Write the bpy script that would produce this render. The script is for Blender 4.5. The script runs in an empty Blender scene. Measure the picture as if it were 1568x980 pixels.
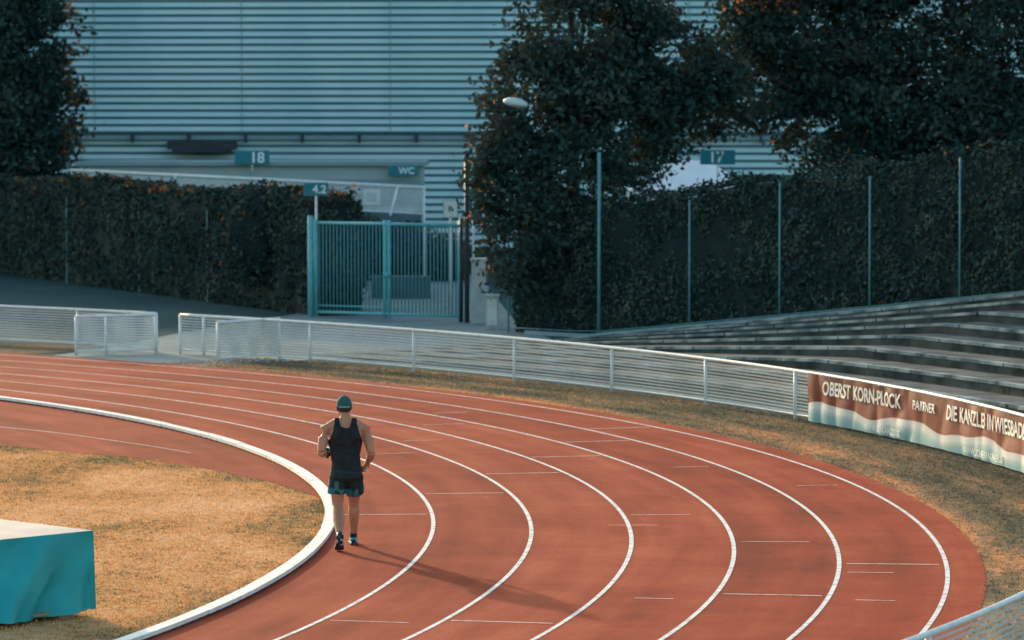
import bpy, math, random
import numpy as np
from mathutils import Vector, noise, Matrix
random.seed(4); rng=np.random.default_rng(4)
S=bpy.context.scene
COL=S.collection
CX,CY=-38.7,48.4
R0=36.5; LW=1.22
def P(R,th,z=0.0):
    a=math.radians(th); return (CX+R*math.cos(a),CY+R*math.sin(a),z)
# ---------------------------------------------------------------- helpers
def link(o,parent=None):
    COL.objects.link(o)
    if parent: o.parent=parent
    return o
def empty(name,loc=(0,0,0)):
    e=bpy.data.objects.new(name,None); e.location=loc; e.empty_display_size=.2
    return link(e)
def mk(name,verts,faces,mat=None,parent=None,smooth=False,midx=None):
    me=bpy.data.meshes.new(name)
    me.from_pydata([tuple(map(float,v)) for v in verts],[],[tuple(map(int,f)) for f in faces])
    mats=mat if isinstance(mat,(list,tuple)) else [mat]
    for m in mats:
        if m: me.materials.append(m)
    if midx is not None: me.polygons.foreach_set('material_index',list(midx))
    if smooth: me.polygons.foreach_set('use_smooth',[True]*len(me.polygons))
    me.update()
    return link(bpy.data.objects.new(name,me),parent)
class B:
    "mesh accumulator"
    def __init__(s): s.v=[];s.f=[];s.m=[]
    def add(s,v,f,m=0):
        o=len(s.v); s.v+=list(v); s.f+=[tuple(i+o for i in q) for q in f]; s.m+=[m]*len(f)
    def box(s,c,d,rz=0,m=0):
        x,y,z=[k/2 for k in d]; ca,sa=math.cos(rz),math.sin(rz)
        v=[]
        for k in (-z,z):
            for (a,b) in ((-x,-y),(x,-y),(x,y),(-x,y)):
                v.append((c[0]+a*ca-b*sa,c[1]+a*sa+b*ca,c[2]+k))
        s.add(v,[(0,3,2,1),(4,5,6,7),(0,1,5,4),(1,2,6,5),(2,3,7,6),(3,0,4,7)],m)
    def tube(s,pts,r,n=8,m=0,cap=True):
        pts=[Vector(p) for p in pts]
        rs=r if isinstance(r,(list,tuple)) else [r]*len(pts)
        rings=[]
        for i,p in enumerate(pts):
            t=(pts[min(i+1,len(pts)-1)]-pts[max(i-1,0)]).normalized()
            up=Vector((0,0,1)) if abs(t.z)<.9 else Vector((0,1,0))
            a=t.cross(up).normalized(); b=a.cross(t).normalized()
            rr=rs[i]; ra,rb=(rr if isinstance(rr,(tuple,list)) else (rr,rr))
            rings.append([p+a*math.cos(2*math.pi*k/n)*ra+b*math.sin(2*math.pi*k/n)*rb for k in range(n)])
        v=[q for g in rings for q in g]; f=[]
        for i in range(len(pts)-1):
            for k in range(n):
                f.append((i*n+k,i*n+(k+1)%n,(i+1)*n+(k+1)%n,(i+1)*n+k))
        if cap:
            f.append(tuple(range(n))[::-1]); f.append(tuple((len(pts)-1)*n+k for k in range(n)))
        s.add(v,f,m)
    def ell(s,rings,n=20,m=0):
        "vertical stack of ellipses (cx,cy,z,rx,ry)"
        v=[];f=[]
        for (cx,cy,z,rx,ry) in rings:
            for k in range(n):
                a=2*math.pi*k/n; v.append((cx+rx*math.cos(a),cy+ry*math.sin(a),z))
        for i in range(len(rings)-1):
            for k in range(n): f.append((i*n+k,i*n+(k+1)%n,(i+1)*n+(k+1)%n,(i+1)*n+k))
        f.append(tuple(range(n))[::-1]); f.append(tuple((len(rings)-1)*n+k for k in range(n)))
        s.add(v,f,m)
    def obj(s,name,mat,parent=None,smooth=False): return mk(name,s.v,s.f,mat,parent,smooth,s.m)
# ---------------------------------------------------------------- materials
def nd(nt,t,**k):
    n=nt.nodes.new(t)
    for a,b in k.items(): setattr(n,a,b)
    return n
def MA(nt):
    def M(op,a,b2=None,c=None,clamp=False):
        n=nd(nt,'ShaderNodeMath',operation=op); n.use_clamp=clamp
        for i,q in enumerate((a,b2,c)):
            if q is None: continue
            if isinstance(q,(int,float)): n.inputs[i].default_value=q
            else: nt.links.new(q,n.inputs[i])
        return n.outputs[0]
    return M
def ramp(nt,stops):
    r=nd(nt,'ShaderNodeValToRGB'); e=r.color_ramp.elements
    while len(e)<len(stops): e.new(.5)
    for x,(p,c) in zip(e,stops):
        x.position=p; x.color=(*c,1)
    return r
def basic(name,c1,c2=None,scale=5,rough=.8,detail=6,bump=0,metal=0,spec=.3,stretch=None,lo=.3,hi=.7,bscale=None,distort=0):
    m=bpy.data.materials.new(name); m.use_nodes=True; nt=m.node_tree; b=nt.nodes['Principled BSDF']
    b.inputs['Roughness'].default_value=rough; b.inputs['Metallic'].default_value=metal
    b.inputs['Specular IOR Level'].default_value=spec
    c2=c2 or tuple(k*.8 for k in c1)
    tc=nd(nt,'ShaderNodeTexCoord'); mp=nd(nt,'ShaderNodeMapping')
    nt.links.new(tc.outputs['Object'],mp.inputs[0])
    if stretch: mp.inputs['Scale'].default_value=stretch
    n=nd(nt,'ShaderNodeTexNoise'); n.inputs['Scale'].default_value=scale; n.inputs['Detail'].default_value=detail
    n.inputs['Distortion'].default_value=distort
    nt.links.new(mp.outputs[0],n.inputs['Vector'])
    r=ramp(nt,[(lo,c1),(hi,c2)]); nt.links.new(n.outputs[0],r.inputs[0]); nt.links.new(r.outputs[0],b.inputs['Base Color'])
    if bump:
        n2=nd(nt,'ShaderNodeTexNoise'); n2.inputs['Scale'].default_value=bscale or scale*4; n2.inputs['Detail'].default_value=4
        nt.links.new(mp.outputs[0],n2.inputs['Vector'])
        bp=nd(nt,'ShaderNodeBump'); bp.inputs['Strength'].default_value=bump; bp.inputs['Distance'].default_value=.02
        nt.links.new(n2.outputs[0],bp.inputs['Height']); nt.links.new(bp.outputs[0],b.inputs['Normal'])
    return m
def leafmat(name,cols,trans,tf=.35,patch=.5):
    m=bpy.data.materials.new(name); m.use_nodes=True; nt=m.node_tree; nt.nodes.clear()
    out=nd(nt,'ShaderNodeOutputMaterial'); g=nd(nt,'ShaderNodeNewGeometry')
    tc=nd(nt,'ShaderNodeTexCoord'); n=nd(nt,'ShaderNodeTexNoise'); n.inputs['Scale'].default_value=patch; n.inputs['Detail'].default_value=3
    nt.links.new(tc.outputs['Object'],n.inputs['Vector'])
    mx=nd(nt,'ShaderNodeMath',operation='MULTIPLY_ADD'); mx.inputs[1].default_value=.45
    nt.links.new(g.outputs['Random Per Island'],mx.inputs[0])
    m2=nd(nt,'ShaderNodeMath',operation='MULTIPLY_ADD'); m2.inputs[1].default_value=1.2; m2.inputs[2].default_value=-.32
    nt.links.new(n.outputs[0],m2.inputs[0]); nt.links.new(m2.outputs[0],mx.inputs[2])
    r=ramp(nt,cols); nt.links.new(mx.outputs[0],r.inputs[0])
    d=nd(nt,'ShaderNodeBsdfDiffuse'); nt.links.new(r.outputs[0],d.inputs[0])
    if tf>0:
        t=nd(nt,'ShaderNodeBsdfTranslucent'); t.inputs[0].default_value=(*trans,1)
        ms=nd(nt,'ShaderNodeMixShader'); ms.inputs[0].default_value=tf
        nt.links.new(d.outputs[0],ms.inputs[1]); nt.links.new(t.outputs[0],ms.inputs[2]); nt.links.new(ms.outputs[0],out.inputs[0])
    else: nt.links.new(d.outputs[0],out.inputs[0])
    return m
def grassmat(name,cols,kind,blade,tf=.3,trans=(.5,.3,.15)):
    """dry turf: low-frequency patches stretched along the track, painting sun streaks on the verge; greener near kerb / runway"""
    m=bpy.data.materials.new(name); m.use_nodes=True; nt=m.node_tree; nt.nodes.clear(); M=MA(nt)
    out=nd(nt,'ShaderNodeOutputMaterial'); tc=nd(nt,'ShaderNodeTexCoord'); sep=nd(nt,'ShaderNodeSeparateXYZ'); nt.links.new(tc.outputs['Object'],sep.inputs[0])
    x=M('SUBTRACT',sep.outputs[0],CX); y=M('SUBTRACT',sep.outputs[1],CY)
    r=M('SQRT',M('ADD',M('MULTIPLY',x,x),M('MULTIPLY',y,y))); th=M('ARCTAN2',y,x)
    cmb=nd(nt,'ShaderNodeCombineXYZ')
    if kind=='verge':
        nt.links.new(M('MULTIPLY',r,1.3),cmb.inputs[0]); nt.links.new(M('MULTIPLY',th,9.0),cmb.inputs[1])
    else:
        nt.links.new(M('MULTIPLY',sep.outputs[0],.55),cmb.inputs[0]); nt.links.new(M('MULTIPLY',sep.outputs[1],.30),cmb.inputs[1])
    n1=nd(nt,'ShaderNodeTexNoise'); n1.inputs['Scale'].default_value=1.0; n1.inputs['Detail'].default_value=6; n1.inputs['Roughness'].default_value=.62; nt.links.new(cmb.outputs[0],n1.inputs['Vector'])
    n2=nd(nt,'ShaderNodeTexNoise'); n2.inputs['Scale'].default_value=7; n2.inputs['Detail'].default_value=5; nt.links.new(tc.outputs['Object'],n2.inputs['Vector'])
    s=M('ADD',M('MULTIPLY_ADD',n1.outputs[0],1.5,-.5),M('MULTIPLY_ADD',n2.outputs[0],.8,-.18))
    if kind=='infield':
        e1=M('MULTIPLY',M('SUBTRACT',R0,r),.8,clamp=True)
        e2=M('MULTIPLY',M('SUBTRACT',60.0,sep.outputs[1]),.16,clamp=True)
        s=M('ADD',s,M('MULTIPLY_ADD',M('MULTIPLY',e1,e2),.32,-.14))
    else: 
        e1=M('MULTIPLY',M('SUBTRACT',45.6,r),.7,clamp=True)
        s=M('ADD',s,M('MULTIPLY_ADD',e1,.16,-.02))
    if blade:
        g=nd(nt,'ShaderNodeNewGeometry'); s=M('ADD',s,M('MULTIPLY_ADD',g.outputs['Random Per Island'],.36,-.18))
    rp=ramp(nt,cols); nt.links.new(s,rp.inputs[0])
    d=nd(nt,'ShaderNodeBsdfDiffuse'); nt.links.new(rp.outputs[0],d.inputs[0])
    if blade:
        t=nd(nt,'ShaderNodeBsdfTranslucent'); nt.links.new(rp.outputs[0],t.inputs[0]); ms=nd(nt,'ShaderNodeMixShader'); ms.inputs[0].default_value=tf
        nt.links.new(d.outputs[0],ms.inputs[1]); nt.links.new(t.outputs[0],ms.inputs[2]); nt.links.new(ms.outputs[0],out.inputs[0])
    else: nt.links.new(d.outputs[0],out.inputs[0])
    return m
M_white=basic('white_paint',(.62,.63,.62),(.78,.78,.76),6,.5)
M_line=basic('line_paint',(.50,.40,.36),(.80,.76,.73),7,.7,lo=.3,hi=.55,spec=.1,detail=10)
M_kerb=basic('kerb_white',(.62,.60,.57),(.82,.80,.77),5,.6,detail=10)
M_galv=basic('galvanised_teal',(.09,.24,.27),(.14,.32,.35),8,.5,metal=.1)
M_gate=basic('gate_paint',(.10,.40,.45),(.15,.48,.52),8,.5)
M_dark=basic('dark_metal',(.02,.035,.04),(.04,.055,.06),8,.5)
M_conc=basic('concrete_light',(.38,.42,.42),(.54,.58,.57),3,.85,bump=.2)
M_path=basic('path_asphalt',(.14,.20,.21),(.23,.285,.29),.6,.9,bump=.2,bscale=30,spec=.05,detail=10)
M_ground=basic('ground_asphalt',(.013,.055,.063),(.030,.082,.092),.35,.95,bump=.3,bscale=20,spec=.03,detail=10)  # asphalt tone kept low, the hedge's shade is put into it
M_glass=basic('window_glass',(.03,.06,.07),(.06,.1,.11),2,.1,spec=.6)
M_teal=basic('sign_teal',(.01,.16,.19),(.015,.2,.24),5,.5)
M_letter=basic('sign_letters',(.8,.8,.8),(.75,.75,.75),5,.5)
M_bark=basic('bark',(.05,.04,.035),(.10,.08,.065),8,.9,bump=.6,stretch=(3,3,.6))
M_hedgecore=basic('hedge_core',(.009,.019,.020),(.016,.030,.030),3,1)

def track_mat():
    m=bpy.data.materials.new('tartan_track'); m.use_nodes=True; nt=m.node_tree; b=nt.nodes['Principled BSDF']; M=MA(nt)
    b.inputs['Roughness'].default_value=.9; b.inputs['Specular IOR Level'].default_value=.04
    tc=nd(nt,'ShaderNodeTexCoord')
    sep=nd(nt,'ShaderNodeSeparateXYZ'); nt.links.new(tc.outputs['Object'],sep.inputs[0])
    x=M('SUBTRACT',sep.outputs[0],CX); y=M('SUBTRACT',sep.outputs[1],CY)
    r=M('SQRT',M('ADD',M('MULTIPLY',x,x),M('MULTIPLY',y,y))); th=M('ARCTAN2',y,x)
    cmb=nd(nt,'ShaderNodeCombineXYZ'); nt.links.new(M('MULTIPLY',r,2.2),cmb.inputs[0]); nt.links.new(M('MULTIPLY',th,7.0),cmb.inputs[1])
    n1=nd(nt,'ShaderNodeTexNoise'); n1.inputs['Scale'].default_value=1.0; n1.inputs['Detail'].default_value=5; nt.links.new(cmb.outputs[0],n1.inputs['Vector'])
    n2=nd(nt,'ShaderNodeTexNoise'); n2.inputs['Scale'].default_value=.55; n2.inputs['Detail'].default_value=9; n2.inputs['Roughness'].default_value=.7; nt.links.new(tc.outputs['Object'],n2.inputs['Vector'])
    n3=nd(nt,'ShaderNodeTexNoise'); n3.inputs['Scale'].default_value=38; n3.inputs['Detail'].default_value=4; nt.links.new(tc.outputs['Object'],n3.inputs['Vector'])
    wn=nd(nt,'ShaderNodeTexWhiteNoise'); wn.noise_dimensions='1D'; nt.links.new(M('FLOOR',M('DIVIDE',M('SUBTRACT',r,R0),LW)),wn.inputs['W'])
    s=M('ADD',M('MULTIPLY',n1.outputs[0],.38),M('ADD',M('MULTIPLY',n2.outputs[0],.40),M('MULTIPLY',n3.outputs[0],.22)))
    s=M('ADD',s,M('MULTIPLY_ADD',wn.outputs[0],.07,-.035))
    rp=ramp(nt,[(.37,(.20,.028,.0135)),(.5,(.325,.051,.023)),(.63,(.44,.095,.047))])
    nt.links.new(s,rp.inputs[0]); nt.links.new(rp.outputs[0],b.inputs['Base Color'])
    bp=nd(nt,'ShaderNodeBump'); bp.inputs['Strength'].default_value=.45; bp.inputs['Distance'].default_value=.01
    n4=nd(nt,'ShaderNodeTexNoise'); n4.inputs['Scale'].default_value=70; nt.links.new(tc.outputs['Object'],n4.inputs['Vector'])
    nt.links.new(n4.outputs[0],bp.inputs['Height']); nt.links.new(bp.outputs[0],b.inputs['Normal'])
    return m
M_track=track_mat()
GC=[(.18,(.16,.15,.085)),(.36,(.34,.22,.11)),(.52,(.64,.32,.135)),(.85,(.78,.47,.26))]
VC=[(.25,(.10,.10,.075)),(.46,(.21,.165,.105)),(.64,(.36,.23,.13)),(.80,(.68,.31,.14))]  # dry grass tones; the orange end paints sun streaks into the verge
M_grassg=grassmat('grass_soil',GC,'infield',False)
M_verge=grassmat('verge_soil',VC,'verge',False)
M_blade=grassmat('grass_blades',GC,'infield',True)
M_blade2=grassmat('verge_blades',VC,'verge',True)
M_leaf=leafmat('tree_leaves',[(.2,(.011,.029,.029)),(.5,(.027,.056,.052)),(.85,(.072,.105,.090))],(.10,.09,.04),.10,.6)
M_leafw=leafmat('tree_leaves_sunlit',[(.2,(.03,.035,.025)),(.5,(.10,.06,.03)),(.85,(.2,.11,.05))],(.6,.25,.09),.42,.6)  # sun glow painted as orange leaf colour, strewn on crown edges and hedge tops
M_hleaf=leafmat('hedge_leaves',[(.2,(.016,.036,.035)),(.5,(.036,.064,.056)),(.85,(.090,.108,.080))],(.22,.10,.035),.0,1.1)
# ---------------------------------------------------------------- ground sheets
mk('ground',[(-900,-300,0),(900,-300,0),(900,1500,0),(-900,1500,0)],[(0,1,2,3)],M_ground)
def arc_sheet(name,ra,rb,t0,t1,z,mat,n=160,parent=None):
    v=[];f=[]
    for i in range(n+1):
        t=t0+(t1-t0)*i/n
        v+=[P(ra,t,z),P(rb,t,z)]
        if i: f.append((2*i-2,2*i-1,2*i+1,2*i))
    return mk(name,v,f,mat,parent)
v=[(CX,CY,.004)]+[P(R0,t,.004) for t in range(0,361,2)]
mk('infield_grass',v,[(0,i,i+1) for i in range(1,len(v)-1)],M_grassg)
arc_sheet('running_track',R0-.02,44.25,-75,110,.008,M_track,240)
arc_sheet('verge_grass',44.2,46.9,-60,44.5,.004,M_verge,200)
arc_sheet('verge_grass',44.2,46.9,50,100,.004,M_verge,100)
# inner D runway
kt=np.array([5.5,9,14,20,30,40,55,75]); ix=np.array([-2.47,-2.85,-3.7,-5.1,-7.87,-12.,-20,-30]); iy=np.array([51.9,53.3,55.3,57.7,60.4,62.6,65.5,67.5])
tt=np.linspace(5.5,75,120)
def sm(a):
    a=np.interp(tt,kt,a); k=np.ones(9)/9; b=np.convolve(np.pad(a,4,mode='edge'),k,'valid'); b[0]=a[0]; return b
bx,by=sm(ix),sm(iy); v=[];f=[]
for i,t in enumerate(tt):
    v+=[(bx[i],by[i],.008),P(R0-.02,t,.008)]
    if i: f.append((2*i-2,2*i-1,2*i+1,2*i))
mk('track_runway',v,f,M_track)
v=[];f=[]
for i in range(25,110):
    k=P(R0,tt[i]); w=.42; px=bx[i]*(1-w)+k[0]*w; py=by[i]*(1-w)+k[1]*w
    v+=[(px,py,.012),(px,py+.05,.012)]
    if len(v)>2: n=len(v); f.append((n-4,n-3,n-1,n-2))
rl=mk('runway_line',v,f,M_line)
mk('path',[(-9.6,81.9,.006),(-7.9,80.25,.006),(-6.2,78.55,.006),(-5.3,79.6,.006),(-4.4,80.3,.006),(1.5,84,.006),(0.2,92,.006),(-.6,110,.006),(-1,128,.006),(-6,128,.006),(-5.4,98,.006),(-7.6,90,.006),(-8.9,84,.006)],[tuple(range(13))],M_path)
# kerb
def arc_bar(b,ra,rb,z0,z1,t0,t1,n,m=0,E=None):
    v=[];f=[]
    for i in range(n+1):
        t=t0+(t1-t0)*i/n; e=E(t) if E else 0
        v+=[P(ra,t,z0+e),P(rb,t,z0+e),P(rb,t,z1+e),P(ra,t,z1+e)]
        if i:
            o=4*i
            for k in range(4): f.append((o-4+k,o-4+(k+1)%4,o+(k+1)%4,o+k))
    f+= [(0,1,2,3),(4*n+3,4*n+2,4*n+1,4*n)]
    b.add(v,f,m)
b=B(); 
t=-60
while t<90:
    t2=t+3.14; arc_bar(b,R0-.15+random.uniform(-.006,.006),R0+random.uniform(-.006,.006),.03,.075+random.uniform(-.003,.003),t,t2-.02,6,0); t=t2
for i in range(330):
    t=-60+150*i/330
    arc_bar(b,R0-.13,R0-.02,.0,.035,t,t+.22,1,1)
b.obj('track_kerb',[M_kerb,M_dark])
# lane lines
b=B()
def arc_line(R,w,t0,t1,n=240):
    v=[];f=[]
    for i in range(n+1):
        t=t0+(t1-t0)*i/n; v+=[P(R-w/2,t,.012),P(R+w/2,t,.012)]
        if i: f.append((2*i-2,2*i-1,2*i+1,2*i))
    b.add(v,f)
for k in range(1,7): arc_line(R0+LW*k,.052,-60,95)
def radial(l0,l1,th,w=.04,a=.08,c=.08):
    ra=R0+LW*(l0-1)+a; rb=R0+LW*l1-c; d=math.degrees(w/2/40)
    b.add([P(ra,th-d,.0125),P(rb,th-d,.0125),P(rb,th+d,.0125),P(ra,th+d,.0125)],[(0,1,2,3)])
for l,t in ((1,2.8),(2,6.8),(3,10.8),(4,14.3),(5,17.6),(6,20.6),(6,-4.8),(5,-8.8),(3,-12.6)): radial(l,l,t,.035)
for l,t,a,c in ((4,2.5,.1,.35),(5,11.5,.5,.2),(5,-1.8,.1,.3),(6,7.5,.4,.25),(6,-5.9,.1,.6),(2,-13,.1,.3),(4,-9.5,.4,.4),(6,-9.2,.3,.5),(3,19,.2,.4),(4,23,.3,.2),(5,26,.2,.4),(2,16,.4,.2)): radial(l,l,t,.024,a,c)
b.obj('lane_markings',M_line)
M_patch=basic('patch',(.36,.07,.038),(.48,.115,.065),9,.9,spec=.05,detail=10)
def patch(R,th,dr,dt):
    return mk('track_patch',[P(R,th,.0105),P(R+dr,th,.0105),P(R+dr,th+dt,.0105),P(R,th+dt,.0105)],[(0,1,2,3)],M_patch)
patch(39.9,.55,.62,.42)
# ---------------------------------------------------------------- grass blades
def blades(name,pts,h0,h1,w,mat,z=.004):
    n=len(pts); a=rng.uniform(0,2*np.pi,n); h=rng.uniform(h0,h1,n); l=rng.uniform(0,.8,n)*h; la=rng.uniform(0,2*np.pi,n)
    V=np.zeros((n,3,3)); dx=np.cos(a)*w/2; dy=np.sin(a)*w/2
    V[:,0,0]=pts[:,0]-dx;V[:,0,1]=pts[:,1]-dy;V[:,1,0]=pts[:,0]+dx;V[:,1,1]=pts[:,1]+dy;V[:,:2,2]=z
    V[:,2,0]=pts[:,0]+np.cos(la)*l;V[:,2,1]=pts[:,1]+np.sin(la)*l;V[:,2,2]=z+h
    me=bpy.data.meshes.new(name); me.vertices.add(3*n); me.vertices.foreach_set('co',V.ravel())
    me.loops.add(3*n); me.loops.foreach_set('vertex_index',np.arange(3*n,dtype=np.int32))
    me.polygons.add(n); me.polygons.foreach_set('loop_start',np.arange(0,3*n,3,dtype=np.int32))
    me.update(calc_edges=True); me.materials.append(mat)
    return link(bpy.data.objects.new(name,me))
N=95000
px=rng.uniform(-11,-1.8,N); py=rng.uniform(37,62,N)
r=np.hypot(px-CX,py-CY); th=np.degrees(np.arctan2(py-CY,px-CX))
inner=np.interp(px,bx[::-1],by[::-1])
ok=(r<R0-.16)&((py<inner+rng.uniform(-.3,.15,N))|(th<5.5))&(px>-.135*py)
pts=np.c_[px,py][ok]
blades('grass_tufts',pts,.008,.036,.024,M_blade)
N=38000
th=rng.uniform(-22,44.5,N); r=rng.uniform(44.22,46.9,N)
a=np.radians(th); pts=np.c_[CX+r*np.cos(a),CY+r*np.sin(a)]
pts=pts[pts[:,0]<.14*pts[:,1]]
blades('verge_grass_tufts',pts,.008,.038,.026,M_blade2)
# ---------------------------------------------------------------- railing fence
RF=46.6; FH=.85
def Rf(t):
    return RF if t>4 else RF-(4-t)/20*1.35
def railing(name,pp,mesh_mat,posts=None,base=0.0,h=FH):
    e=empty(name,(0,0,0)); b=B()
    top=[(x,y,h-.025) for x,y in pp]
    b.tube(top,.030,8); b.tube([(x,y,.10) for x,y in pp],.018,6)
    for (x,y) in (posts or (pp[0],pp[-1])): b.tube([(x,y,0),(x,y,h-.03)],.028,8)
    b.obj('rails_and_posts',M_white,e,True)
    seg=[0]
    for i in range(1,len(pp)): seg.append(seg[-1]+math.dist(pp[i],pp[i-1]))
    w=B(); z=.13; 
    while z<h-.06:
        for i in range(1,len(pp)):
            (x0,y0),(x1,y1)=pp[i-1],pp[i]
            w.add([(x0,y0,z),(x1,y1,z),(x1,y1,z+.022),(x0,y0,z+.022)],[(0,1,2,3)])
        z+=.056
    L=seg[-1]; xs=[p[0] for p in pp]; ys=[p[1] for p in pp]
    n=int(L/.055)
    for i in range(n):
        s=i*.055; x=np.interp(s,seg,xs); y=np.interp(s,seg,ys); x2=np.interp(s+.010,seg,xs); y2=np.interp(s+.010,seg,ys)
        w.add([(x,y-.004,.12),(x2,y2-.004,.12),(x2,y2-.004,h-.05),(x,y-.004,h-.05)],[(0,1,2,3)])
    w.obj('wire_mesh',mesh_mat,e)
    return e
M_mesh=basic('mesh_wire',(.50,.49,.46),(.74,.72,.68),.8,.6)
ts=np.arange(47.1,-30,-.5)
pp=[P(Rf(t),t)[:2] for t in ts]
posts=[P(Rf(t),t)[:2] for t in np.arange(46.2,-30,-4.15)]+[pp[0]]
railing('railing_fence',pp,M_mesh,posts)
railing('railing_fence',[(-5.98,79.7),(-4.80,81.0)],M_mesh)
pp=[P(RF,t)[:2] for t in np.arange(48.0+.0,75,.5)]
pp=[p for p in pp if p[0]<-7.5]
railing('railing_fence',pp,M_mesh,[pp[0]]+[pp[i] for i in range(6,len(pp),7)])
b=railing('railing_gate',[(-9.1,81.9),(-7.5,82.55)],M_mesh,[(-9.1,81.9),(-8.5,82.14),(-7.5,82.55)])
# ---------------------------------------------------------------- terraces
def E(t): 
    e=.105*(44.6-t); return max(0,min(e,1.75))
NS=9; RA,RB=48.2,56.6
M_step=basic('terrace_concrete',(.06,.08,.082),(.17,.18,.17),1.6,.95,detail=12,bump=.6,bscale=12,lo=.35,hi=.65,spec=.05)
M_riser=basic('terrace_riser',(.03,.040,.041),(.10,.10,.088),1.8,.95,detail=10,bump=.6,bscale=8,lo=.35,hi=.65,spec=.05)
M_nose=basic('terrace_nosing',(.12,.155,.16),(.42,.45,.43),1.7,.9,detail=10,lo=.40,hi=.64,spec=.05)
e=empty('stone_terrace'); bt=B(); bn=B()
TH=np.linspace(44.4,0,120)
for j in range(NS):
    ra=RA+(RB-RA)*j/NS; rb=RA+(RB-RA)*(j+1)/NS
    if j==NS-1: rb=60
    f0=j/NS; f1=(j+1)/NS
    v=[]
    for i,t in enumerate(TH):
        z0=E(t)*f0;z1=E(t)*f1+.008
        v+=[P(ra,t,z0),P(ra,t,z1),P(rb,t,z1)]
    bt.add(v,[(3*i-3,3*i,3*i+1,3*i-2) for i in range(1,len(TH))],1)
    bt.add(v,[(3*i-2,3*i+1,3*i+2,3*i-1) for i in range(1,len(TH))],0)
    t=43.0
    while t>2:
        dl=random.uniform(1.2,1.8)/ra*57.3; t2=t-dl+.04
        if E(t)/NS>.01:
            j1=random.uniform(-.008,.008); hh=min(.05,E(t)/NS*.5)
            v=[]
            nseg=3
            for q in range(nseg+1):
                tq=t+(t2-t)*q/nseg; z1=E(tq)*f1+.008
                v+=[P(ra-.015+j1,tq,z1-hh),P(ra-.015+j1,tq,z1+.006),P(ra+.13+j1,tq,z1+.006)]
            f=[]
            for q in range(1,nseg+1): f+=[(3*q-3,3*q,3*q+1,3*q-2),(3*q-2,3*q+1,3*q+2,3*q-1)]
            bn.add(v,f)
        t-=dl
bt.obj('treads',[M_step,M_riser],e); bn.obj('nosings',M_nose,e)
b=B(); arc_bar(b,56.62,56.78,-.05,.085,46.5,15,80,0,E); b.obj('top_kerb',basic('terrace_kerb',(.16,.27,.29),(.30,.40,.41),2,.85,detail=8),e)
# ---------------------------------------------------------------- foliage
def leaves(name,pts,size,mat,parent=None,nrm=None,midx=None):
    n=len(pts); pts=np.asarray(pts)
    a=rng.normal(size=(n,3)); 
    if nrm is not None: a=a*.6+nrm
    a/=np.linalg.norm(a,axis=1)[:,None]
    u=np.cross(a,rng.normal(size=(n,3))); u/=np.linalg.norm(u,axis=1)[:,None]; w=np.cross(a,u)
    s=size*rng.uniform(.6,1.4,n)[:,None]
    V=np.stack([pts-u*s*.55,pts+w*s*.3+a*s*.08,pts+u*s*.55,pts-w*s*.3+a*s*.08],1)
    me=bpy.data.meshes.new(name); me.vertices.add(4*n); me.vertices.foreach_set('co',V.ravel())
    me.loops.add(4*n); me.loops.foreach_set('vertex_index',np.arange(4*n,dtype=np.int32))
    me.polygons.add(n); me.polygons.foreach_set('loop_start',np.arange(0,4*n,4,dtype=np.int32))
    for m in (mat if isinstance(mat,list) else [mat]): me.materials.append(m)
    if midx is not None: me.polygons.foreach_set('material_index',np.asarray(midx,dtype=np.int32))
    me.update(calc_edges=True)
    return link(bpy.data.objects.new(name,me),parent)
def tree(name,base,blobs,n,size,warm=.06,trunk_r=.16,gap=-.3,seed=0,warmfn=None):
    e=empty(name,base); bx0=Vector(base); b=B()
    top=max(q[2]+q[5]*.5 for q in blobs)
    b.tube([(0,0,0),(.05,0,top*.3),(-.05,.05,top*.6),(0,0,top)],[trunk_r,trunk_r*.8,trunk_r*.5,.03],10)
    for q in blobs:
        c=Vector(q[:3])-bx0; z0=max(.8,min(c.z-.5,top*.5))
        b.tube([(0,0,z0),tuple(Vector((0,0,z0)).lerp(c,.5)+Vector((0,0,.2))),tuple(c)],[trunk_r*.45,trunk_r*.3,.03],6)
        for k in range(5):
            d=Vector(rng.normal(size=3)).normalized(); d=Vector((d.x*q[3],d.y*q[4],d.z*q[5]))*.85
            b.tube([tuple(c),tuple(c+d)],[.035,.010],5)
    b.obj('trunk',M_bark,e,True)
    vol=np.array([q[3]*q[4]*q[5] for q in blobs])**.75; pr=vol/vol.sum()
    out=[];cnt=0
    while cnt<n:
        q=blobs[rng.choice(len(blobs),p=pr)]
        d=rng.normal(size=3); d/=np.linalg.norm(d); rr=rng.uniform(.35,1.14)**.6
        c=np.array(q[:3])+d*np.array(q[3:6])*rr
        if noise.noise(Vector((c[0]*1.15+seed,c[1]*.2,c[2]*1.15)))<gap: continue
        if noise.noise(Vector(c)*1.1+Vector((0,seed,0)))<-.22: continue
        k=int(rng.integers(14,46)); cs=rng.uniform(.12,.33)
        out.append(c+rng.normal(size=(k,3))*cs*np.array([1,1,.7])); cnt+=k
    W_=np.concatenate(out); pts=W_-np.array(base)
    pw=np.full(len(pts),warm)
    if warmfn is not None: pw=warmfn(W_)
    mi=(rng.random(len(pts))<pw).astype(int)
    leaves('foliage',pts,size,[M_leaf,M_leafw],e,None,mi)
    return e
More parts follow.
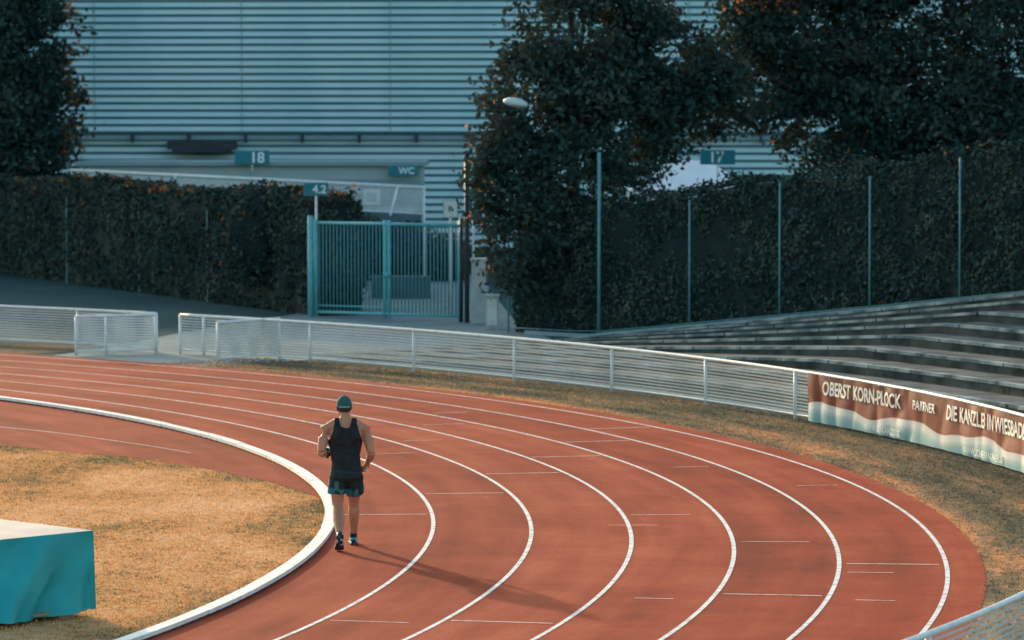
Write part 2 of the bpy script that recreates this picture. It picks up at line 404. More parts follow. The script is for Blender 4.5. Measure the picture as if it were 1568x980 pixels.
tree('deciduous_tree',(1.4,91.4,0),[(1.7,91.2,6.6,1.6,1.8,2.0),(0.6,91,5.2,1.1,1.5,1.5),(2.6,91.5,5.0,1.7,1.6,1.6),(.1,90.4,3.6,1.0,1.3,1.3),(3.3,92,6.0,1.3,1.5,1.5),(1.8,91.5,8.4,1.4,1.6,1.2),(.35,89.3,2.3,1.0,1.0,1.6),(1.6,90,3.7,1.3,1.3,1.0),(-.35,90.2,3.9,.5,.8,.6),(4.5,92.5,5.6,1.0,1.4,1.2)],38000,.15,.002,.2,seed=1,gap=-.27,warmfn=lambda W_:np.where(W_[:,0]<-.4,.03,.001))
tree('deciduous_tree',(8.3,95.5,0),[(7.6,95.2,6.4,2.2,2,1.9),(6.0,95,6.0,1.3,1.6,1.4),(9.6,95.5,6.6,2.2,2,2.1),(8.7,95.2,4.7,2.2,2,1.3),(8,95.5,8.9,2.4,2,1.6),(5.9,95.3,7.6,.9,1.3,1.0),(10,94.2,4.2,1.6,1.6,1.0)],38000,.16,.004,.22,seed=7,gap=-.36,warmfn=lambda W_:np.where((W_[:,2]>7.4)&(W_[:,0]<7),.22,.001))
tree('deciduous_tree',(13.2,94,0),[(12.2,94,6.4,2.2,2,2.2),(14.2,94,6.6,2.2,2,2.6),(12.8,93.6,4.5,2.4,1.8,1.3),(13,94,9.2,2.4,2,1.6),(11,93.8,5.0,1.3,1.6,1.4)],36000,.16,.001,.22,seed=9,gap=-.38)
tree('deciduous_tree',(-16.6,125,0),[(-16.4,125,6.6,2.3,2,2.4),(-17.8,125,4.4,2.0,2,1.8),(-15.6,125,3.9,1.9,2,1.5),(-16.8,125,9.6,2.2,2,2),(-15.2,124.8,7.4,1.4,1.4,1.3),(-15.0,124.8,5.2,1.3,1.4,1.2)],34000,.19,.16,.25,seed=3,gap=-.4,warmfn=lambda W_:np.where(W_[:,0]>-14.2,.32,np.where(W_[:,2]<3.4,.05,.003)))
tree('deciduous_tree',(-21,128,0),[(-21,128,6.6,2.6,2,3),(-20,128,9.6,2.2,2,2.4)],12000,.2,.005,.25,seed=5)

def hedge(name,path,bases,h,thick,dens,size,side=-1,warmtop=.03):
    e=empty(name); pts=[];nr=[]; cv=[];cf=[];wm=[]
    path=[Vector((x,y)) for x,y in path]
    for i,p in enumerate(path):
        t=(path[min(i+1,len(path)-1)]-path[max(i-1,0)]).normalized(); nrm=Vector((t.y,-t.x))
        if nrm.y>0: nrm=-nrm
        z0=bases[i]; hh=h(i) if callable(h) else h
        a=p+nrm*(-.1); c=p-nrm*thick
        cv+=[(a.x,a.y,z0-.1),(a.x,a.y,z0+hh-.12),(c.x,c.y,z0+hh-.12),(c.x,c.y,z0-.1)]
        if i:
            o=4*i; cf+=[(o-4,o,o+1,o-3),(o-3,o+1,o+2,o-2),(o-2,o+2,o+3,o-1)]
            L=(path[i]-path[i-1]).length
            q=path[i-1]; n1=int(L*hh*dens); 
            s=rng.random(n1); z=rng.random(n1)**.95*hh
            for a1,z1 in zip(s,z):
                g=q.lerp(p,a1); k=noise.noise(Vector((g.x*.8,g.y*.8,z1*.8)))*.2+noise.noise(Vector((g.x*3,g.y*3,z1*3)))*.13
                g=g+nrm*(k-.02+rng.normal()*.04); zb=bases[i-1]*(1-a1)+z0*a1
                pts.append((g.x,g.y,zb+z1)); nr.append((nrm.x,nrm.y,.25)); wm.append(.003)
            n2=int(L*thick*dens*1.4)
            for _ in range(n2):
                g=q.lerp(p,rng.random())-nrm*rng.random()*thick
                k=noise.noise(Vector((g.x*1.3,g.y*1.3,5)))*.16+abs(rng.normal())*.07
                pts.append((g.x,g.y,z0+hh-.06+k)); nr.append((0,0,1)); wm.append(warmtop*(2 if noise.noise(Vector((g.x*.6,g.y*.6,1)))>.05 else .3))
    n=4*(len(path)-1); cf+=[(0,1,2,3),(n+3,n+2,n+1,n)]
    for idx,sg in ((0,-1),(len(path)-1,1)):
        t=(path[1]-path[0]).normalized() if idx==0 else (path[-1]-path[-2]).normalized(); nrm=Vector((t.y,-t.x)); 
        if nrm.y>0: nrm=-nrm
        hh=h(idx) if callable(h) else h
        for _ in range(int(thick*hh*dens*1.2)):
            g=path[idx]-nrm*rng.random()*thick+t*sg*(.05+rng.normal()*.04); pts.append((g.x,g.y,bases[idx]+rng.random()*hh)); nr.append((t.x*sg,t.y*sg,.2)); wm.append(.01)
    mk('core',cv,cf,M_hedgecore,e)
    pts=np.array(pts); mi=(rng.random(len(pts))<np.array(wm)).astype(int)
    leaves('foliage',pts,size,[M_hleaf,M_leafw],e,np.array(nr),mi)
    return e
th=np.arange(47.2,24,-.7)
hedge('hedge',[P(57.1,t)[:2] for t in th],[E(t) for t in th],lambda i:3.05+.25*noise.noise(Vector((i*.35,0,0))),1.1,230,.11)
n=14
hedge('hedge',[(-4.95+(-24+4.95)*i/n,97.2+(139-97.2)*i/n) for i in range(n+1)],[0]*(n+1),lambda i:2.95+.1*math.sin(i*1.3),1.3,170,.13,warmtop=.22)
e=empty('hedge_fence_posts'); b=B()
for k in range(-1,9):
    t=44.4-2.86*k; x,y,_=P(56.9,t); hh=4.15 if k==0 else (2.6 if k==-1 else 2.95-.12*(k%2))
    b.tube([(x,y,E(t)-.05),(x,y,E(t)+hh)],.022 if k else .040,8)
b.tube([(P(56.9,t)[0],P(56.9,t)[1],E(t)+.12) for t in np.arange(47.2,24,-1)],.012,5)
b.obj('posts',M_galv,e,True)
b=B()
for f_ in (.17,.29,.43): 
    x=-4.95-19.05*f_+.12; y=97.2+41.8*f_-.25
    b.tube([(x,y,0),(x,y,2.5)],.018,8)
b.obj('hedge_post',M_galv)
def bush(name,blobs,n,size):
    e=empty(name); P_=[]
    for q in blobs:
        d=rng.normal(size=(n,3)); d/=np.linalg.norm(d,axis=1)[:,None]
        P_.append(np.array(q[:3])+d*np.array(q[3:])*rng.uniform(.6,1.05,n)[:,None])
        b=B(); b.ell([(q[0],q[1],q[2]+q[5]*math.sin(a)*.8,q[3]*math.cos(a)*.8,q[4]*math.cos(a)*.8) for a in np.linspace(-1.4,1.4,8)],12); b.obj('core',M_hedgecore,e)
    P_=np.concatenate(P_); leaves('foliage',P_,size,[M_hleaf,M_leafw],e,None,(rng.random(len(P_))<.01).astype(int))
bush('bush',[(-5.0,99.5,1.7,1.0,.8,1.4),(-4.2,99.8,1.3,.6,.7,1.4),(-6.4,100.5,1.9,1.2,.8,1.4)],2500,.13)
bush('bush',[(-3.2,117,.8,1.3,.8,.95),(-4.6,117.5,.9,1.2,.8,1.1),(-1.9,116.5,.6,.8,.8,.75)],1600,.14)
# ---------------------------------------------------------------- double gate
e=empty('metal_gate'); b=B()
G0=Vector((-4.82,96.6)); G1=Vector((-1.26,94.6)); GH=2.42
def gp(f,z): q=G0.lerp(G1,f); return (q.x,q.y,z)
for f_,r_ in ((0,.05),(.485,.045),(.515,.045),(1,.05)): b.tube([gp(f_,.03),gp(f_,GH)],r_,8)
for z in (.14,2.33): b.tube([gp(0,z),gp(1,z)],.04,8)
b.tube([gp(0,.3),gp(1,.3)],.02,6)
for i in range(1,40):
    if abs(i/40-.5)<.02: continue
    b.tube([gp(i/40,.14),gp(i/40,2.33)],.017,6,1)
b.box((gp(.5,1.1)[0],gp(.5,1.1)[1]-.05,1.1),(.2,.08,.14))
b.obj('leaves',[M_gate,basic('gate_bar_paint',(.06,.24,.27),(.08,.29,.32),8,.6)],e,True)
b=B(); b.tube([(-4.95,96.5,0),(-4.95,96.5,2.5)],.07,10); b.obj('gate_posts',M_gate,e,True)
b=B(); b.tube([(-1.08,94.2,0),(-1.08,94.2,4.05)],.06,10); b.box((-1.08,94.2,4.07),(.2,.2,.05)); b.tube([(-1.22,94.35,0),(-1.22,94.35,2.5)],.05,8); b.obj('steel_pole',M_dark,None,True)
b=B(); b.box((-.8,94.0,.75),(.34,.4,1.5)); b.box((-.8,94.0,1.53),(.40,.46,.06)); b.obj('gate_pillar',M_conc)
b=B(); b.box((-.46,91.6,.38),(.3,.3,.76)); b.box((-.46,91.6,.78),(.34,.34,.05),0,0); b.box((-.46,91.44,.4),(.24,.02,.6),0,1); b.obj('electrical_cabinet',[M_conc,M_white])
# ---------------------------------------------------------------- facade
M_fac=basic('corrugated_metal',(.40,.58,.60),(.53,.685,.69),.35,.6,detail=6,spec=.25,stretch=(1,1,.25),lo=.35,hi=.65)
M_facd=basic('corrugated_groove_shade',(.09,.20,.225),(.13,.26,.28),.25,.7,detail=4,spec=.2,stretch=(1,1,.3))  # darker cladding copy, paints shade into the grooves and under the ribs
M_fac2=basic('facade_trim',(.17,.27,.29),(.22,.32,.34),1,.6)
bld=empty('corrugated_hall')
F0=Vector((-34,143.5)); F1=Vector((30,138.5)); fd=(F1-F0).normalized(); fn=Vector((fd.y,-fd.x))
def fp(s,d,z):
    q=F0+fd*s+fn*d; return (q.x,q.y,z)
FL=(F1-F0).length
def corr(z0,z1,dz,dep,off,name):
    prof=[]; z=z0; mi=[]
    while z<z1-1e-6:
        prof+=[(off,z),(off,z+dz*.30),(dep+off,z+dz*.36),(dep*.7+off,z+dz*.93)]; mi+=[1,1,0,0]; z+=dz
    prof.append((off,z)); v=[];f=[];m=[]
    ns=16
    for (d,zz) in prof:
        for k in range(ns+1): v.append(fp(FL*k/ns,d,zz))
    for i in range(len(prof)-1):
        for k in range(ns):
            o=i*(ns+1)+k; f.append((o,o+1,o+ns+2,o+ns+1)); m.append(mi[i])
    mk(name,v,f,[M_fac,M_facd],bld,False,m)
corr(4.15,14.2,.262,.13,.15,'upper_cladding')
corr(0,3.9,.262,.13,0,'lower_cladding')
b=B()
def fbox(s,d,z,dims,m=0):
    c=fp(s,d,z); b.box(c,dims,math.atan2(fd.y,fd.x),m)
fbox(FL/2,.06,4.02,(FL,.5,.16)); fbox(FL/2,.12,14.3,(FL,.7,.2))
s=2.
while s<FL:
    fbox(s,.36,4.0,(.10,.22,.32),1); s+=2.05
fbox(FL/2,-8,7,(FL,15,14),0)
for k in range(12): fbox(3+k*5.35,.285,9.2,(.025,.02,10),0)
b.obj('trim',[M_fac2,M_dark],bld)
b=B()
b.box((-11.1,141.0,3.75),(2.4,.9,.3),math.atan2(fd.y,fd.x)); b.box((-11.1,140.9,3.55),(2.1,.7,.12)); b.obj('wall_canopy',M_dark)
# ---------------------------------------------------------------- kiosk building
M_kiosk=basic('kiosk_render',(.30,.37,.375),(.38,.44,.435),1.2,.85,detail=8)
M_plinth=basic('kiosk_plinth',(.07,.13,.14),(.11,.17,.18),1.2,.85,detail=8)
k=empty('service_building')
b=B(); ZB=122; xL,xR=-13.4,-2.8; xc=(xL+xR)/2
b.box((xc,ZB+2,1.66),(xR-xL,4,3.32)); b.box((xc,ZB+1.95,3.38),(xR-xL+.3,4.3,.12),0,1)
b.box((-4.3,ZB-.015,2.5),(3.0,.05,.8),0,1); b.box((xc,ZB-.02,.95),(xR-xL-.02,.06,1.9),0,4)
for xx in (-12.2,-10.2,-7.4,-5.2): b.box((xx,ZB-.02,2.2),(1.0,.06,.5),0,2); b.box((xx,ZB-.03,2.5),(1.1,.1,.05),0,3)
b.box((-4.35,ZB-.07,2.35),(.52,.04,.48),0,3); b.box((-4.35,ZB-.10,2.35),(.3,.03,.28),0,0)
b.box((-8.8,ZB-.06,1.05),(.95,.06,2.1),0,2)
b.obj('walls',[M_kiosk,M_fac2,M_glass,M_white,M_plinth],k)
def text(s,size,mat,name='lettering',bold=.0):
    cu=bpy.data.curves.new(name,'FONT'); cu.body=s; cu.size=size; cu.extrude=0.0; cu.offset=bold
    o=bpy.data.objects.new(name,cu); COL.objects.link(o); dg=bpy.context.evaluated_depsgraph_get()
    me=bpy.data.meshes.new_from_object(o.evaluated_get(dg)); bpy.data.objects.remove(o)
    me.materials.clear(); me.materials.append(mat); return me
def sign(name,c,w,h,txt,size,post=None,board=None,tx=None,mat=None):
    e=empty(name,c); b=B(); b.box((0,0,0),(w,.05,h)); b.box((0,.02,0),(w+.03,.03,h+.03),0,1)
    b.obj('board',[board or M_teal,M_galv],e)
    me=text(txt,size,mat or M_letter,bold=size*.02); xs=[v.co.x for v in me.vertices]; ys=[v.co.y for v in me.vertices]
    ox=(min(xs)+max(xs))/2; oy=(min(ys)+max(ys))/2
    if tx is not None: ox-=tx
    for v in me.vertices: v.co=Vector((v.co.x-ox,-.03,v.co.y-oy))
    link(bpy.data.objects.new('lettering',me),e)
    if post:
        b=B(); b.tube([(0,.06,-post),(0,.06,h/2)],.03,8); b.obj('post',M_white,e,True)
    return e
sign('block_sign',(-8.04,ZB-.3,3.58),1.05,.40,'18',.46,.5,tx=.2)
sign('toilet_sign',(-3.37,ZB-.3,3.17),.9,.30,'WC',.28,.2,tx=.1)
sign('numbered_sign',(-4.82,96.75,3.15),.58,.30,'4.2',.28,3.1,tx=.08)
sign('block_sign',(5.75,110,3.75),.95,.38,'17',.42,1.5)
sign('notice_board',(-.95,96.8,2.75),.32,.7,'i',.3,2.7)
sign('notice_sign',(-1.55,99,2.6),.34,.42,'P',.2,2.5,board=M_white,mat=M_dark)
# ramp railing with netting behind left hedge
e=empty('ramp_railing'); b=B()
A=Vector((-13.3,118.6)); C=Vector((-2.5,112.0))
def rz(f): return 3.24-.38*f
def rp(f,z): q=A.lerp(C,f); return (q.x,q.y,z)
b.tube([rp(0,rz(0)),rp(1,rz(1))],.05,8); b.tube([rp(0,rz(0)-.75),rp(1,rz(1)-.75)],.03,8)
for f_ in (0,.3,.62,1.0): b.tube([rp(f_,0),rp(f_,rz(f_))],.03,8)
for f_ in (.31,.93): q=rp(f_,rz(f_)); b.tube([q,(q[0]-.2,q[1]-.9,q[2]-.8)],.04,6)
b.obj('rails',M_white,e,True)
w=B()
for i in range(220):
    f_=i/220; 
    for dr in (.02,-.02):
        f2=min(1,max(0,f_+dr)); a_=rp(f_,rz(f_)); c_=rp(f2,rz(f2)-.75)
        w.add([a_,(a_[0]+.016,a_[1],a_[2]),(c_[0]+.016,c_[1],c_[2]),c_],[(0,1,2,3)])
w.obj('netting',M_white,e)
b=B(); b.box((-3.0,106,.3),(1.6,.4,.6)); b.obj('low_wall',M_plinth)
# white tent
e=empty('white_tent'); b=B()
M_tent=basic('tent_fabric',(.72,.72,.72),(.8,.8,.79),2,.7)
x0,x1,y0,y1=3.4,7.0,113,116.5
xm=(x0+x1)/2; ym=(y0+y1)/2
b.add([(x0,y0,2.75),(x1,y0,2.75),(x1,y1,2.75),(x0,y1,2.75),(xm-.5,ym,3.6),(xm+.5,ym,3.6)],[(0,1,5,4),(1,2,5),(2,3,4,5),(3,0,4)])
b.add([(x0,y0,2.75),(x1,y0,2.75),(x1,y0,2.4),(x0,y0,2.4)],[(0,1,2,3)]); b.add([(x0,y0,2.75),(x0,y1,2.75),(x0,y1,2.4),(x0,y0,2.4)],[(0,1,2,3)])
for (x,y) in ((x0,y0),(x1,y0),(x0,y1),(x1,y1)): b.tube([(x,y,0),(x,y,2.75)],.04,6)
b.obj('canopy',M_tent,e)
# street lamp
e=empty('street_lamp',(.30,91.0,0)); b=B()
b.tube([(0,0,0),(0,0,2.5),(0,0,4.75),(-.02,-.15,4.95),(-.06,-1.6,5.12),(-.12,-3.2,5.22)],[.06,.05,.04,.035,.03,.03],10); b.obj('pole',M_galv,e,True)
b=B(); c=(-.22,-3.4,5.26); nn=14; v=[];f=[]
for i,a in enumerate(np.linspace(-1.5,1.5,9)):
    for kk in range(nn):
        g=2*math.pi*kk/nn; sx=.28*math.cos(a); 
        z=math.sin(a)*(.13 if a>0 else .08)-.15*sx*math.cos(g)
        v.append((c[0]+sx*math.cos(g),c[1]+.8*sx*math.sin(g),c[2]+z))
for i in range(8):
    for kk in range(nn): f.append((i*nn+kk,i*nn+(kk+1)%nn,(i+1)*nn+(kk+1)%nn,(i+1)*nn+kk))
f.append(tuple(range(nn))[::-1]); f.append(tuple(8*nn+kk for kk in range(nn)))
b.add(v,f); b.obj('lamp_head',basic('lamp_shell',(.42,.52,.53),(.5,.58,.59),3,.5),e,True)
# ---------------------------------------------------------------- banner
ban=empty('sponsor_banner')
def banner_mat():
    m=bpy.data.materials.new('banner_print'); m.use_nodes=True; nt=m.node_tree; b_=nt.nodes['Principled BSDF']; b_.inputs['Roughness'].default_value=.6; b_.inputs['Specular IOR Level'].default_value=.15
    tc=nd(nt,'ShaderNodeTexCoord'); sep=nd(nt,'ShaderNodeSeparateXYZ'); nt.links.new(tc.outputs['UV'],sep.inputs[0]); M=MA(nt)
    u=sep.outputs[0]; v=sep.outputs[1]
    sw=M('ADD',M('MULTIPLY',M('SINE',M('MULTIPLY',u,1.9)),.07),M('MULTIPLY',M('SINE',M('MULTIPLY',u,4.3)),.025))
    hgt=M('SUBTRACT',v,sw)
    r=ramp(nt,[(0,(.16,.33,.36)),(.12,(.24,.40,.42)),(.20,(.42,.50,.50)),(.25,(.60,.60,.59)),(.35,(.60,.57,.55)),(.37,(.19,.022,.017)),(1,(.125,.016,.014))])
    nt.links.new(hgt,r.inputs[0]); nt.links.new(r.outputs[0],b_.inputs['Base Color'])
    return m
T0,T1=20.4,2.0; RBN=RF-.07; n=400; nz=8; v=[];f=[];uv=[]
def wave(s,z): return .026*math.sin(s*5.1+1.2*math.sin(s*1.7))*(.4+.6*(1-z))+.035*noise.noise(Vector((s*1.6,z*2,0)))
for i in range(n+1):
    t=T0+(T1-T0)*i/n; s=(T0-t)*math.pi/180*RBN
    for j in range(nz+1):
        z=j/nz; sag=.03*abs(math.sin(s*1.57))
        v.append(P(RBN-.03-abs(wave(s,z)),t,.05+(.80-sag)*z)); uv.append((s,z))
for i in range(n):
    for j in range(nz): o=i*(nz+1)+j; f.append((o,o+nz+1,o+nz+2,o+1))
o=mk('cloth',v,f,banner_mat(),ban,True); ul=o.data.uv_layers.new(name='UVMap')
for l in o.data.loops: ul.data[l.index].uv=uv[l.vertex_index]
def bantext(s,size,t0,z,mat,sx=1.0):
    me=text(s,size,mat,bold=size*.022)
    for vv in me.vertices:
        x,y=vv.co.x*sx,vv.co.y; t=t0-math.degrees(x/RBN); s_=(T0-t)*math.pi/180*RBN
        vv.co=Vector(P(RBN-.05-abs(wave(s_,(z+y)/.85)),t,z+y))
    link(bpy.data.objects.new('lettering',me),ban)
M_bl=basic('banner_white',(.82,.80,.77),(.76,.74,.72),4,.5); M_bt=basic('banner_teal',(.75,.78,.78),(.7,.74,.74),4,.5)
bantext('OBERST KORN-PLOCK',.31,19.6,.53,M_bl,1.0)
bantext('PARTNER',.20,15.0,.57,M_bl,1.1)
bantext('DIE KANZLEI IN WIESBADEN',.31,13.2,.53,M_bl,1.0)
bantext('WWW.BIERKANZLEI.DE',.14,17.5,.09,M_bt); bantext('WWW.LICHTERPARTNER.DE',.14,12.2,.09,M_bt)
# ---------------------------------------------------------------- covered mat
M_tarp=basic('teal_tarpaulin',(.005,.25,.28),(.012,.35,.38),1.5,.5,bump=.35,bscale=4,spec=.3)
M_tarpt=basic('tarpaulin_lid',(.46,.37,.35),(.58,.48,.44),2,.7)
M_wood=basic('pallet_wood',(.25,.15,.09),(.36,.22,.13),6,.8,stretch=(1,8,1))
e=empty('covered_landing_mat',(-4.3,40.2,0)); 
u=Vector((-.70,-.714,0)); w=Vector((-.714,.70,0)); HM=.90
def side(o,d,L,nrm):
    v=[];f=[];nx=90;nz=18
    for i in range(nx+1):
        for j in range(nz+1):
            s=L*i/nx; z=.09+(HM-.09)*j/nz; k=(1-j/nz)
            off=.10*math.sin(s*6.5+z*2.5+1.5*noise.noise(Vector((s,z,2))))*k*.45+.20*noise.noise(Vector((s*1.9+z*1.3,z*.6,nrm.x*9)))*k**.6+.05*noise.noise(Vector((s*5+z*3,z*2.4,4)))*(k+.25)+.03*k
            if i in(0,nx): off=.03*k
            if j==nz: off=.01*noise.noise(Vector((s*6,0,0)))
            q=o+d*s+nrm*off; v.append((q.x,q.y,z-(.04*abs(math.sin(s*2.1)) if j==0 else 0)))
    for i in range(nx):
        for j in range(nz): a=i*(nz+1)+j; f.append((a,a+nz+1,a+nz+2,a+1))
    return v,f
b=B(); O=Vector((0,0,0)); LU,LW2=3.2,2.6
for o_,d_,L_,n_ in ((O,u,LU,-w),(O,w,LW2,-u),(O+u*LU,w,LW2,u),(O+w*LW2,u,LU,w)): b.add(*side(o_,d_,L_,n_))
b.obj('tarpaulin_sides',M_tarp,e,True)
v=[];f=[]
for i in range(13):
    for j in range(13):
        q=u*(LU*i/12)+w*(LW2*j/12); ed=min(i,12-i,j,12-j)
        v.append((q.x,q.y,HM+(.015+.03*noise.noise(Vector((i*.5,j*.5,0))) if ed else 0)))
for i in range(12):
    for j in range(12): a=i*13+j; f.append((a,a+1,a+14,a+13))
mk('tarpaulin_top',v,f,M_tarpt,e,True)
b=B()
for q in (.1,.9): 
    c=u*LU*q+w*LW2*.5; b.box((c.x,c.y,.05),(.2,LW2-.1,.1),math.atan2(w.y,w.x)-math.pi/2)
c=u*LU*.5+w*LW2*.5; b.box((c.x,c.y,.085),(LU-.1,LW2-.1,.03),math.atan2(u.y,u.x)); b.obj('pallet',M_wood,e)
# ---------------------------------------------------------------- runner
M_skin=basic('skin',(.40,.165,.095),(.50,.225,.135),9,.5,spec=.35)
M_tank=basic('black_tank',(.006,.009,.012),(.012,.017,.021),12,.75,bump=.3,bscale=14)
M_shorts=basic('running_shorts',(.006,.012,.016),(.012,.03,.036),10,.7,bump=.4,bscale=16)
M_steal=basic('shorts_teal',(.02,.10,.12),(.03,.14,.16),8,.7)
M_shoe=basic('shoe_dark',(.01,.018,.022),(.02,.03,.035),12,.6); M_shoet=basic('shoe_teal',(.02,.35,.42),(.03,.42,.48),12,.5)
M_sole=basic('shoe_sole',(.03,.035,.04),(.5,.5,.5),22,.7,lo=.55,hi=.6)
M_hair=basic('hair',(.03,.018,.012),(.06,.035,.02),40,.8); M_cap=basic('cap_cloth',(.018,.08,.085),(.028,.11,.115),20,.85)
run=empty('runner',(-1.97,46.42,.012)); run.rotation_euler=(0,0,math.radians(6))
b=B()
b.ell([(0,.0,.80,.10,.08),(0,-.01,.86,.165,.12),(0,-.01,.94,.170,.125),(0,.0,1.02,.162,.115),(0,.01,1.10,.162,.11),(0,.02,1.20,.180,.115),(0,.03,1.30,.200,.124),(0,.035,1.38,.208,.12),(0,.045,1.43,.19,.10),(0,.05,1.465,.125,.08),(0,.055,1.49,.078,.068),(0,.07,1.56,.062,.063),(0,.08,1.60,.06,.06)],28)
for s in (-1,1):
    b.tube([(s*.03,.05,1.508),(s*.11,.045,1.48),(s*.19,.04,1.435)],[.045,.058,.060],14)
    b.tube([(s*.09,-.062,1.42),(s*.10,-.075,1.33),(s*.07,-.07,1.24)],[.035,.05,.03],12)
b.tube([(-.195,.04,1.44),(-.232,.035,1.41),(-.264,.0,1.30),(-.284,-.035,1.20),(-.290,-.055,1.15)],[.05,.076,.064,.053,.047],16)
b.tube([(-.290,-.055,1.16),(-.288,0.0,1.135),(-.270,.08,1.115),(-.235,.18,1.11),(-.222,.21,1.11)],[.047,.051,.046,.031,.028],16)
b.tube([(.195,.04,1.44),(.232,.035,1.41),(.268,.015,1.29),(.290,-.01,1.18),(.298,-.02,1.13)],[.05,.076,.064,.053,.047],16)
b.tube([(.298,-.02,1.14),(.302,.02,1.10),(.290,.07,1.06),(.268,.13,1.005),(.26,.15,.99)],[.047,.051,.046,.032,.028],16)
def hand(w,d,up,curl,side):
    w=Vector(w); d=Vector(d).normalized(); up=Vector(up).normalized(); lat=d.cross(up).normalized()*side
    b.tube([tuple(w-d*.01),tuple(w+d*.03),tuple(w+d*.07),tuple(w+d*.095)],[(.028,.02),(.038,.018),(.042,.017),(.038,.014)],12)
    for i,(o,L) in enumerate(((-.030,.066),(-.010,.076),(.010,.070),(.030,.056))):
        p0=w+d*.085+lat*o; p1=p0+d*L*.45-up*L*.1*curl; p2=p1+d*L*.2-up*L*.4*curl; p3=p2-d*L*.12-up*L*.28*curl
        b.tube([tuple(p0),tuple(p1),tuple(p2),tuple(p3)],[.0105,.0098,.009,.008],8)
    p0=w+d*.025-lat*.03; p1=p0+d*.03-lat*.022-up*.012; p2=p1+d*.03-up*.016+lat*.004
    b.tube([tuple(p0),tuple(p1),tuple(p2)],[.014,.0115,.009],8)
hand((-.222,.21,1.11),(.15,1,.02),(-1,0,.15),1,1)
hand((.26,.15,.985),(-.08,.75,-.55),(1,.1,.0),1,-1)
b.tube([(-.088,0,.90),(-.092,.02,.80),(-.095,.04,.66),(-.096,.05,.53),(-.096,.035,.47)],[.09,.098,.084,.067,.060],18)
b.tube([(-.096,.045,.50),(-.096,-.03,.43),(-.096,-.13,.345),(-.095,-.25,.245),(-.094,-.315,.19)],[.060,.067,.065,.047,.040],18)
b.tube([(.088,0,.90),(.095,.05,.80),(.102,.13,.66),(.106,.205,.53),(.107,.215,.48)],[.09,.098,.084,.067,.060],18)
b.tube([(.107,.22,.50),(.108,.225,.43),(.109,.245,.34),(.111,.295,.21),(.112,.335,.10)],[.060,.068,.067,.047,.042],18)
hx,hy=-.012,.105
K=1.12
def hs(c):
    return [(hx+(x-hx)*K,hy+(y-hy)*K,1.60+(z-1.60)*1.05,a*K,q*K) for (x,y,z,a,q) in c]
b.ell(hs([(hx,hy+.035,1.555,.030,.035),(hx,hy+.03,1.575,.050,.062),(hx,hy+.015,1.605,.064,.083),(hx,hy+.005,1.64,.072,.094),(hx,hy,1.675,.077,.100),(hx,hy,1.71,.076,.099),(hx,hy-.003,1.74,.066,.086),(hx,hy-.004,1.765,.042,.058),(hx,hy-.004,1.778,.015,.02)]),24)
b.tube([(hx,hy+.103,1.688),(hx,hy+.129,1.652),(hx,hy+.112,1.64)],[.010,.015,.010],8)
b.tube([(hx-.02,hy+.099,1.612),(hx+.02,hy+.099,1.612)],[.008,.008],8)
for s in (-1,1): b.tube([(hx+s*.081,hy-.005,1.632),(hx+s*.093,hy-.012,1.652),(hx+s*.090,hy-.012,1.677)],[(.010,.012),(.009,.018),(.008,.012)],8)
o=b.obj('tmp',[M_skin],None)
md=o.modifiers.new('r','REMESH'); md.mode='VOXEL'; md.voxel_size=.0062
m2=o.modifiers.new('s','SMOOTH'); m2.factor=.5; m2.iterations=4
dg=bpy.context.evaluated_depsgraph_get(); me=bpy.data.meshes.new_from_object(o.evaluated_get(dg)); bpy.data.objects.remove(o)
me.name='body'; me.materials.clear()
for m_ in (M_skin,M_tank,M_hair,M_shoe): me.materials.append(m_)
nv=len(me.vertices); co=np.zeros(nv*3); me.vertices.foreach_get('co',co); co=co.reshape(-1,3)
no=np.zeros(nv*3); me.vertices.foreach_get('normal',no); no=no.reshape(-1,3)
def tankmask(c):
    x,y,z=np.abs(c[:,0]),c[:,1],c[:,2]
    w=np.interp(z,[.8,1.22,1.28,1.34,1.40,1.46,1.5],[.212,.212,.194,.165,.145,.135,.13])
    back=y<.05
    neck=np.where(back,np.interp(x,[0,.05,.08],[1.425,1.44,1.54]),np.interp(x,[0,.05,.08],[1.34,1.37,1.53]))
    arm=(x>np.interp(z,[.9,1.1,1.25,1.3],[.215,.232,.212,.207]))
    return (z>.8)&(z<neck)&(x<w)&(~arm)&(z<1.54)
tm=tankmask(co)
wr=np.array([noise.noise(Vector((p[0]*9,p[1]*9,p[2]*5)))+.6*noise.noise(Vector((p[0]*5+p[2]*14,p[1]*9,p[2]*9))) if t else 0 for p,t in zip(co,tm)])
co2=co+no*(tm[:,None]*(.012+.013*wr[:,None])); co2[tm,0]*=1.015
me.vertices.foreach_set('co',co2.ravel())
npoly=len(me.polygons); ce=np.zeros(npoly*3); me.polygons.foreach_get('center',ce); ce=ce.reshape(-1,3)
mi=np.zeros(npoly,dtype=np.int32)
vi=[p.vertices[0] for p in me.polygons]; mi[tm[vi]]=1
hairm=(ce[:,2]>1.585)&(ce[:,1]<hy-.01)&(np.abs(ce[:,0]-hx)<.082)&(ce[:,2]>1.615-.1*(hy-.02-ce[:,1])); mi[hairm]=2
mi[(ce[:,2]>1.66)&(ce[:,1]<hy+.05)]=2
sock=((ce[:,2]<.14)&(ce[:,1]>.1)); mi[sock]=3
me.polygons.foreach_set('material_index',mi); me.polygons.foreach_set('use_smooth',[True]*npoly); me.update()
link(bpy.data.objects.new('body',me),run)
b=B()
b.ell([(0,-.01,.80,.13,.11),(0,-.01,.84,.185,.14),(0,-.01,.90,.19,.145),(0,-.005,.955,.178,.132),(0,0,.965,.16,.12)],28)
b.tube([(-.085,0,.88),(-.096,.02,.78),(-.103,.03,.70),(-.105,.035,.655)],[.098,.108,.113,.117],22)
